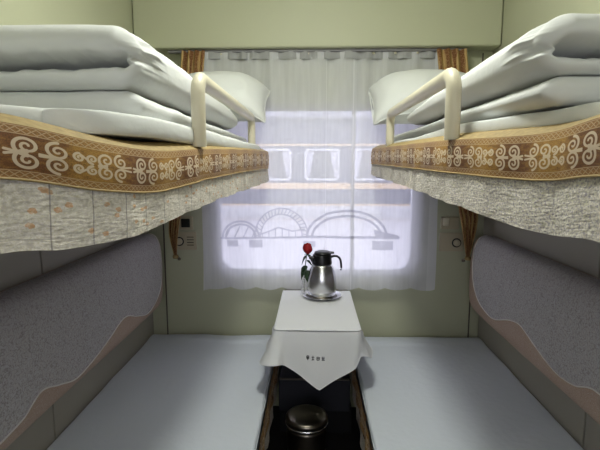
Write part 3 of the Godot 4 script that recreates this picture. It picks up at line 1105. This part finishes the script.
# ---------------------------------------------------------------- the window with its curtains
func rounded(x0: float, x1: float, y0: float, y1: float, r: float, n := 8) -> PackedVector2Array:
	var p := PackedVector2Array()
	for c in [[x1 - r, y0 + r, -PI / 2], [x1 - r, y1 - r, 0.0], [x0 + r, y1 - r, PI / 2], [x0 + r, y0 + r, PI]]:
		for k in n + 1:
			var a: float = c[2] + PI / 2 * k / n
			p.append(Vector2(c[0] + cos(a) * r, c[1] + sin(a) * r))
	return p

const WX0 := -0.545
const WX1 := 0.575
const WY0 := 0.873
const WY1 := 2.02

# a frame between two outlines of equally many points
func ring(b: MB, a: PackedVector2Array, c: PackedVector2Array, z0: float, z1: float) -> void:
	var n := a.size()
	b.solid(n, 4, func(u, v):
		var i := int(round(u * n)) % n
		var j := int(round(v * 4)) % 4
		var p: Vector2 = a[i] if j == 0 or j == 3 else c[i]
		return Vector3(p.x, p.y, z0 if j < 2 else z1))

func window_and_curtains() -> void:
	var w := Node3D.new()
	w.name = "window_1"
	add_child(w, true)
	w.position = Vector3(0.015, WY0, -2.62)
	w.set_meta("kind", "structure")
	var b := MB.new()
	ring(b, rounded(WX0 - 0.065, WX1 + 0.065, WY0 - 0.045, WY1 + 0.05, 0.13), rounded(WX0, WX1, WY0, WY1, 0.085), -2.609, -2.665)
	part("gasket", b, M.gasket, w, true)
	b = MB.new()
	b.prism(rounded(WX0 - 0.02, WX1 + 0.02, WY0 - 0.02, WY1 + 0.02, 0.1), -2.640, -2.635)
	part("pane", b, M.glass, w, false)
	# roller blind, drawn down a little
	var o := thing("roller_blind", "cream roller blind drawn part way down the window top", "blind", Vector3(0.015, 1.80, -2.60))
	b = MB.new()
	b.rbox(Vector3(0.015, 1.955, -2.603), Vector3(1.24, 0.29, 0.004), 0.001)
	part("fabric", b, M.blind, o)
	b = MB.new()
	b.rbox(Vector3(0.015, 1.803, -2.602), Vector3(1.24, 0.026, 0.013), 0.004)
	part("bottom_bar", b, M.bar, o)
	# curtain track
	o = thing("curtain_track", "grey curtain track under the cream bulkhead above the window", "curtain rail", Vector3(0.015, 2.085, -2.56))
	b = MB.new()
	b.rbox(Vector3(0.015, 2.103, -2.548), Vector3(1.62, 0.016, 0.03), 0.004)
	part("rail", b, M.bar, o)
	for k in 12:
		b = MB.new()
		b.lathe(Vector3(-0.62 + k * 0.118, 2.082, -2.546), [[0.0, 0.0], [0.007, 0.002], [0.007, 0.010], [0.0, 0.013]], 10)
		part("glider", b, M.cream, o)
	# two sheer panels that overlap by a hand's breadth of thread
	for k in 2:
		var x0: float = [-0.645, 0.212][k]
		var x1: float = [0.236, 0.705][k]
		var z: float = [-2.545, -2.553][k]
		o = thing("sheer_curtain", ["wide white lace curtain panel with woven arch bridges over the window", "narrower white lace curtain panel on the window's right side"][k], "curtain", Vector3((x0 + x1) * 0.5, 0.8, z), "lace window curtains")
		b = MB.new()
		var nu := 200
		var nv := 90
		b.grid(nu, nv, func(u, v):
			var head: float = pow(1 - v, 5.0)
			var x := lerpf(x0, x1, u)
			var y0 := 0.783 - 0.017 * absf(sin(x * 21.0 + 0.7)) - 0.022 * gauss(x + 0.64, 0.03) - 0.006 * gauss(x - 0.69, 0.03)
			var y := lerpf(2.095, y0, v)
			var fo := sin(x * 48.0 + 3.0 * nz.get_noise_1d(x * 150.0)) * (0.004 + 0.007 * head) + nz.get_noise_2d(x * 420.0, y * 40.0 + k * 70.0) * 0.012
			var ed := gauss(x - x0, 0.05) * sin(v * 3.0) * 0.01 * (1 if k == 0 else 0)
			return Vector3(x + ed + 0.004 * sin(v * 9.0) * v, y, z + fo))
		for i in b.v.size():
			var p := b.v[i]
			b.uv[i] = Vector2((p.x + 0.70) / 1.44, (2.13 - p.y) / 1.41)
		part("lace", b, M.lace, o)
		b = MB.new()
		b.grid(nu, 3, func(u, v):              # gathered heading tape
			var x := lerpf(x0, x1, u)
			return Vector3(x, lerpf(2.099, 2.060, v), z + 0.006 + 0.007 * sin(x * 76.0 + 2.0 * sin(x * 17.0))))
		part("heading_tape", b, M.heading, o)
	# gold drapes gathered to the side walls
	for s in [-1, 1]:
		var xm: float = 0.789 if s < 0 else 0.875
		o = thing("gold_drape", ["gold and brown drape tied back at the window's left", "gold and brown drape tied back at the window's right"][0 if s < 0 else 1], "curtain", Vector3(s * xm, 0.95, -2.53), "gold window drapes")
		b = MB.new()
		b.grid(60, 70, func(u, v):
			var y := lerpf(2.10, 0.965, v)
			var g := smoothstep(0.25, 1.0, v)
			var xa := curve([[0.0, 0.585], [0.30, 0.625], [0.857, 0.765], [1.0, 0.782]] if s < 0 else [[0.0, 0.655], [0.30, 0.70], [0.786, 0.820], [1.0, 0.866]], v)
			var xb := curve([[0.0, 0.715], [0.30, 0.75], [0.857, 0.824], [1.0, 0.796]] if s < 0 else [[0.0, 0.815], [0.30, 0.86], [0.786, 0.922], [1.0, 0.884]], v)
			var x := lerpf(xa, xb, u)
			var deep := lerpf(0.016, 0.009, g)
			return Vector3(s * x, y, -2.518 + deep * sin(u * TAU * 3.5) + 0.004 * sin(v * 7.0 + u * 5.0)), Vector2(2.0, 4.0))
		part("cloth", b, M.drape, o)
		b = MB.new()
		b.lathe(Vector3(s * xm, 0.955, -2.518), [[0.0, 0.0], [0.014, 0.002], [0.017, 0.012], [0.014, 0.022], [0.0, 0.024]], 16)
		part("tieback", b, M.gold_hem, o)
		b = MB.new()
		b.lathe(Vector3(s * (xm + 0.004), 0.935, -2.60), [[0.0, -0.006], [0.010, -0.006], [0.010, 0.006], [0.0, 0.006]], 14)
		b.tube(PackedVector3Array([Vector3(s * xm, 0.962, -2.55), Vector3(s * xm, 0.950, -2.58), Vector3(s * (xm + 0.004), 0.937, -2.615)]), [[0.003, 0.003]], 8)
		part("hook", b, M.steel_dark, o)

func wall_fittings() -> void:
	for s in [-1, 1]:
		var cx := -0.760 if s < 0 else 0.808
		var o := thing("control_panel", ["small beige wall panel with a round knob, left of the window", "small beige wall panel with a round knob, right of the window"][0 if s < 0 else 1], "switch", Vector3(cx, 1.04, -2.615), "knob panels beside the window")
		var b := MB.new()
		b.rbox(Vector3(cx, 1.043, -2.614), Vector3(0.140, 0.110, 0.014), 0.004)
		part("plate", b, M.plate, o)
		b = MB.new()
		var kx := -0.790 if s < 0 else 0.836
		b.xf = Transform3D(Basis(Vector3.RIGHT, PI / 2), Vector3(kx, 1.040, -2.607))
		b.lathe(Vector3.ZERO, [[0.0, 0.0], [0.027, 0.0], [0.027, 0.004], [0.0225, 0.005], [0.0225, 0.002], [0.0, 0.002]], 32)
		part("knob_ring", b, M.black, o)
		b = MB.new()
		b.xf = Transform3D(Basis(Vector3.RIGHT, PI / 2), Vector3(kx, 1.040, -2.605))
		b.lathe(Vector3.ZERO, [[0.0, 0.0], [0.020, 0.0], [0.019, 0.012], [0.015, 0.014], [0.0, 0.014]], 28)
		part("knob", b, M.plate, o)
		if s < 0:
			for k in 4:
				b = MB.new()
				b.rbox(Vector3(-0.725, 1.018 + k * 0.016, -2.6065), Vector3(0.040, 0.004, 0.003), 0.001)
				part("grille_slot", b, M.seam, o)
	var so := thing("socket", "dark wall socket above the left knob panel", "socket", Vector3(-0.748, 1.147, -2.615))
	var b2 := MB.new()
	b2.rbox(Vector3(-0.748, 1.150, -2.614), Vector3(0.082, 0.082, 0.014), 0.005)
	part("plate", b2, M.plate, so)
	b2 = MB.new()
	b2.rbox(Vector3(-0.750, 1.150, -2.606), Vector3(0.052, 0.052, 0.006), 0.003)
	part("face", b2, M.black, so)
	so = thing("coat_hook", "small cream box with a hook above the right knob panel", "hook", Vector3(0.80, 1.16, -2.615))
	b2 = MB.new()
	b2.rbox(Vector3(0.795, 1.155, -2.612), Vector3(0.105, 0.072, 0.018), 0.006)
	part("plate", b2, M.plate, so)
	b2 = MB.new()
	b2.rbox(Vector3(0.768, 1.165, -2.596), Vector3(0.034, 0.050, 0.020), 0.007)
	part("hook", b2, M.cream, so)


# ---------------------------------------------------------------- outside
func outside() -> void:
	var b := MB.new()
	b.rbox(Vector3(0, -0.10, -8.2), Vector3(60, 0.2, 7.9), 0.01)
	struct("platform", b, M.platform)
	b = MB.new()
	b.rbox(Vector3(0, 0.004, -11.95), Vector3(60, 0.01, 0.14), 0.002)
	var pe := struct("trim_1", b, M.platform_edge)
	pe.set_meta("kind", "structure")
	b = MB.new()
	b.rbox(Vector3(0, -1.3, -14), Vector3(80, 0.2, 24), 0.01)
	struct("ground", b, M.platform)
	var z := -13.0
	var o := thing("passenger_train", "dark blue passenger train with pale stripes standing across the platform", "train", Vector3(0, -0.9, z - 1.5))
	b = MB.new()
	b.rbox(Vector3(0, 1.20, z - 1.5), Vector3(46, 3.05, 3.0), 0.05)
	part("body", b, M.train_blue, o)
	b = MB.new()
	var roof := PackedVector2Array()
	for k in 17:
		var a := PI * k / 16.0
		roof.append(Vector2(cos(a) * 1.52, 2.70 + sin(a) * 0.75))
	b.xf = Transform3D(Basis(Vector3.UP, PI / 2), Vector3(0, 0, z - 1.5))
	b.prism(roof, -23.0, 23.0)
	part("roof", b, M.train_roof, o)
	for st in [[2.01, 0.045], [0.845, 0.17], [0.30, 0.05]]:
		b = MB.new()
		b.rbox(Vector3(0, st[0], z + 0.004), Vector3(46, st[1], 0.02), 0.004)
		part("stripe", b, M.train_white, o)
	b = MB.new()
	b.rbox(Vector3(0, 0.03, z + 0.002), Vector3(46, 0.49, 0.02), 0.004)
	part("sill_band", b, M.train_frame, o)
	b = MB.new()
	b.rbox(Vector3(0, -0.55, z - 1.5), Vector3(44, 0.6, 2.4), 0.05)
	part("underframe", b, M.dark, o)
	for k in range(-4, 6):
		var x := 0.255 + k * 1.375
		var f := MB.new()
		ring(f, rounded(x - 0.50, x + 0.50, 1.00, 1.90, 0.12), rounded(x - 0.44, x + 0.44, 1.06, 1.84, 0.09), z - 0.01, z + 0.035)
		var fr := part("window", f, M.train_frame, o)
		f = MB.new()
		f.prism(rounded(x - 0.46, x + 0.46, 1.04, 1.86, 0.09), z + 0.003, z + 0.012)
		part("pane", f, M.train_glass, fr, false)
		for s in [-1, 1]:                    # pale curtains tied inside its panes
			f = MB.new()
			f.grid(8, 8, func(u, v): return Vector3(x + s * (0.43 - 0.20 * u * (1.0 - 0.6 * v)), 1.82 - 0.70 * v, z + 0.016 + 0.004 * sin(u * 12.0)))
			part("curtain", f, M.train_curtain, fr)


# ---------------------------------------------------------------- build
func _ready() -> void:
	# camera
	var cam := Camera3D.new()
	cam.name = "camera"
	add_child(cam, true)
	cam.position = Vector3(0, 1.5, 0)
	cam.rotation = Vector3(-0.136859, 0.028881, 0)
	cam.fov = rad_to_deg(2.0 * atan(0.5))
	cam.near = 0.05
	cam.far = 200.0
	cam.current = true
	# sky and exposure
	var env := Environment.new()
	var sky := Sky.new()
	var sm := ProceduralSkyMaterial.new()
	sm.sky_top_color = Color(0.82, 0.825, 0.89)
	sm.sky_horizon_color = Color(0.91, 0.905, 0.95)
	sm.ground_bottom_color = Color(0.5, 0.5, 0.54)
	sm.ground_horizon_color = Color(0.7, 0.7, 0.74)
	sm.energy_multiplier = 5.2
	sky.sky_material = sm
	env.background_mode = Environment.BG_SKY
	env.sky = sky
	env.ambient_light_source = Environment.AMBIENT_SOURCE_SKY
	env.tonemap_mode = Environment.TONE_MAPPER_LINEAR
	env.tonemap_exposure = 1.0
	env.sdfgi_enabled = true
	env.ssao_enabled = true
	env.ssil_enabled = true
	var we := WorldEnvironment.new()
	we.name = "environment"
	we.environment = env
	add_child(we, true)
	# ceiling lamp's light: a shallow glowing dish, open all round and brightest downwards
	var LZ := -1.30
	var al := AreaLight3D.new()
	al.name = "ceiling_light"
	add_child(al, true)
	al.area_size = Vector2(0.26, 0.40)
	al.position = Vector3(0.01, 2.455, LZ)
	al.rotation = Vector3(-PI / 2, 0, 0)
	al.light_energy = 0.80
	al.light_color = LAMP_COLOR
	al.area_range = 8.0
	al.area_attenuation = 2.0
	al.shadow_enabled = true
	var ol := OmniLight3D.new()
	ol.name = "ceiling_light_glow"
	add_child(ol, true)
	ol.position = Vector3(0.01, 2.495, LZ)
	ol.light_energy = 0.62
	ol.light_size = 0.10
	ol.light_color = LAMP_COLOR
	ol.omni_range = 8.0
	ol.omni_attenuation = 2.0
	ol.shadow_enabled = true
	# unseen lamp behind the eye, placed to light the quilts' near ends
	var cl := OmniLight3D.new()
	cl.name = "unseen_corridor_light"
	add_child(cl, true)
	cl.position = Vector3(0.05, 2.42, 0.80)
	cl.light_energy = 0.40
	cl.light_size = 0.10
	cl.light_color = LAMP_COLOR
	cl.omni_range = 8.0
	cl.omni_attenuation = 2.0
	cl.shadow_enabled = true

	nz.seed = 3
	nz.frequency = 0.01
	nz.fractal_octaves = 3
	nf.seed = 9
	nf.frequency = 0.02
	nf.fractal_octaves = 3
	materials()
	M.heading = mat(Color(0.62, 0.62, 0.62), 0.9)
	M.heading.cull_mode = BaseMaterial3D.CULL_DISABLED

	# ---- the room
	var b := MB.new()
	b.rbox(Vector3(0.01, -0.05, -0.68), Vector3(2.2, 0.1, 4.04), 0.005)
	struct("floor", b, M.floor)
	b = MB.new()
	b.rbox(Vector3(0.01, 2.60, -0.68), Vector3(2.2, 0.1, 4.04), 0.005)
	struct("ceiling", b, M.ceiling)
	for s in [-1, 1]:
		var wall: float = WALL[0 if s < 0 else 1]
		b = MB.new()
		b.rbox(Vector3(s * (wall + 0.055), 1.27, -1.20), Vector3(0.08, 2.56, 3.0), 0.002)
		var w := struct("wall_left" if s < 0 else "wall_right", b, M.seam)
		var cuts := [0.27, -0.30, -1.40, -2.62] if s < 0 else [0.27, -0.50, -2.62]
		for k in cuts.size() - 1:             # wall panels with open joints
			b = MB.new()
			var z0: float = cuts[k] - 0.003
			var z1: float = cuts[k + 1] + 0.003
			b.rbox(Vector3(s * (wall + 0.008), 2.0, (z0 + z1) * 0.5), Vector3(0.016, 1.10, z0 - z1), 0.003)
			part("panel", b, M.wall, w)
		cuts = [0.27, -0.40, -1.55, -2.62]
		for k in cuts.size() - 1:
			b = MB.new()
			var z0: float = cuts[k] - 0.004
			var z1: float = cuts[k + 1] + 0.004
			b.rbox(Vector3(s * (wall + 0.008), 0.72, (z0 + z1) * 0.5), Vector3(0.016, 1.44, z0 - z1), 0.003)
			part("panel", b, M.shaded_lower_wall, w)
	# window wall: a slab with the window cut out
	var wb := CSGBox3D.new()
	wb.name = "wall_back"
	wb.size = Vector3(2.2, 2.65, 0.08)
	wb.position = Vector3(0.01, 1.275, -2.66)
	wb.material = M.wall
	wb.set_meta("kind", "structure")
	var hole := CSGPolygon3D.new()
	hole.name = "window_opening"
	hole.polygon = rounded(WX0 - 0.03, WX1 + 0.03, WY0 - 0.03, WY1 + 0.03, 0.1)
	hole.depth = 0.3
	hole.position = Vector3(-0.01, -1.275, 0.15)
	hole.operation = CSGShape3D.OPERATION_SUBTRACTION
	hole.material = M.wall
	wb.add_child(hole, true)
	add_child(wb, true)
	for x in [-0.885, 0.935]:                # cover strips in the corners
		b = MB.new()
		b.rbox(Vector3(x, 1.05, -2.617), Vector3(0.006, 2.10, 0.010), 0.001)
		struct("trim_2" if x < 0 else "trim_3", b, M.laminate)
	# bulkhead above the window
	b = MB.new()
	b.rbox(Vector3(0.01, 2.33, -2.56), Vector3(1.955, 0.44, 0.12), 0.012)
	struct("trim_4", b, M.wall)
	# unseen, behind the eye: door wall, open door and corridor window, lighting the bedding
	var wf := CSGBox3D.new()
	wf.name = "wall_front"
	wf.size = Vector3(2.2, 2.65, 0.06)
	wf.position = Vector3(0.01, 1.275, 0.30)
	wf.material = M.wall
	wf.set_meta("kind", "structure")
	var dw := CSGBox3D.new()
	dw.name = "unseen_doorway"
	dw.size = Vector3(1.04, 2.34, 0.3)
	dw.position = Vector3(0, -0.105, 0)
	dw.operation = CSGShape3D.OPERATION_SUBTRACTION
	dw.material = M.laminate
	wf.add_child(dw, true)
	add_child(wf, true)
	var dr := Node3D.new()
	dr.name = "door_1"
	add_child(dr, true)
	dr.position = Vector3(0.92, 0, 0.36)
	dr.set_meta("kind", "structure")
	b = MB.new()
	b.rbox(Vector3(0.96, 1.03, 0.355), Vector3(0.90, 2.04, 0.03), 0.006)
	part("leaf", b, M.laminate, dr)
	b = MB.new()
	b.rbox(Vector3(0.56, 1.0, 0.378), Vector3(0.03, 0.16, 0.016), 0.006)
	part("door_handle", b, M.steel_dark, dr)
	var cw := CSGBox3D.new()
	cw.name = "wall_corridor"
	cw.size = Vector3(4.2, 2.65, 0.08)
	cw.position = Vector3(0.01, 1.275, 1.30)
	cw.material = M.wall
	cw.set_meta("kind", "structure")
	hole = CSGPolygon3D.new()
	hole.name = "window_opening"
	hole.polygon = rounded(-0.72, 0.72, 0.90, 1.98, 0.1)
	hole.depth = 0.3
	hole.position = Vector3(0, -1.275, 0.15)
	hole.operation = CSGShape3D.OPERATION_SUBTRACTION
	hole.material = M.wall
	cw.add_child(hole, true)
	add_child(cw, true)
	b = MB.new()
	b.prism(rounded(-0.73, 0.75, 0.89, 1.99, 0.1), 1.30, 1.305)
	struct("window_2", b, M.glass)  # pane of the unseen corridor window, letting daylight in from behind
	for x in [-1.05, 1.07]:
		b = MB.new()
		b.rbox(Vector3(x, 1.275, 0.80), Vector3(0.06, 2.65, 1.0), 0.004)
		struct("wall_corridor_left" if x < 0 else "wall_corridor_right", b, M.wall)

	# ceiling lamp
	var lp := thing("ceiling_lamp", "flat white lamp dish in the middle of the ceiling", "lamp", Vector3(0.01, 2.55, LZ))
	b = MB.new()
	b.rbox(Vector3(0.01, 2.541, LZ), Vector3(0.36, 0.018, 0.52), 0.006)
	part("frame", b, M.cream, lp)
	b = MB.new()
	b.rbox(Vector3(0.01, 2.497, LZ), Vector3(0.28, 0.070, 0.44), 0.03)
	var glow := mat(Color(0.95, 0.95, 0.92), 0.6)
	glow.emission_enabled = true
	glow.emission = LAMP_COLOR
	glow.emission_energy_multiplier = 1.0
	part("diffuser", b, glow, lp)
	lp = thing("unseen_corridor_lamp", "unseen white lamp dish behind the camera, placed to light the near ends of the bedding", "lamp", Vector3(0.05, 2.55, 0.80))
	b = MB.new()
	b.rbox(Vector3(0.05, 2.541, 0.80), Vector3(0.52, 0.018, 0.36), 0.006)
	part("frame", b, M.cream, lp)
	b = MB.new()
	b.rbox(Vector3(0.05, 2.45, 0.80), Vector3(0.40, 0.160, 0.28), 0.06)
	part("diffuser", b, glow, lp)

	outside()
	window_and_curtains()
	wall_fittings()
	for s in [-1, 1]:
		lower_berth(s)
		backrest(s)
		upper_berth(s)
		valance(s)
	# ---- bedding on the upper bunks
	pad("bunk_pad", "thin white pad edge with a rounded tip, lying along the left upper bunk", -1, 0.755, 2.44, 1.541, 0.021, 0.004, 0.0, 0.010, 1.0)
	pad("bunk_pad", "thin white pad edge lying along the right upper bunk, rising towards the door", 1, 0.50, 2.44, 1.563, 0.014, 0.028, 0.0, 0.010, 0.0)
	pad("folded_sheet", "bright white folded sheet on the left upper bunk nearest the door", -1, 0.48, 0.98, 1.558, 0.017, 0.075, 0.0, 0.0, 0.0)
	folded_quilt("folded_quilt", "flatter folded white quilt under the thick quilt on the left bunk", -1, 0.362, 0.955, 1.588, 1.648, -0.93, -2.42, 0.028, 0.0, 0.0, 4.0)
	folded_quilt("folded_quilt", "flatter folded white quilt under the thick quilt on the right bunk", 1, 0.405, 0.975, 1.600, 1.648, -0.80, -2.40, 0.022, 0.0, 0.0, 9.0)
	folded_quilt("folded_quilt", "thick folded white quilt with a dark crease, topmost on the left bunk", -1, 0.354, 0.955, 1.650, 1.774, -0.90, -2.12, 0.046, -0.10, 0.45, 1.0, 0.06)
	folded_quilt("folded_quilt", "thick folded white quilt with a dark crease, topmost on the right bunk", 1, 0.388, 0.975, 1.650, 1.748, -0.78, -1.90, 0.040, -0.22, 0.05, 6.0, 0.05)
	pillow(-1, Vector3(-0.495, 1.835, -2.31), Vector3(0.54, 0.34, 0.20), 0.55, 0.0, "white pillow propped at the window end of the left upper bunk")
	pillow(1, Vector3(0.56, 1.825, -2.29), Vector3(0.56, 0.34, 0.21), 0.60, 0.0, "white pillow propped at the window end of the right upper bunk")
	table()
	tablecloth()
	on_the_table()
	under_table()
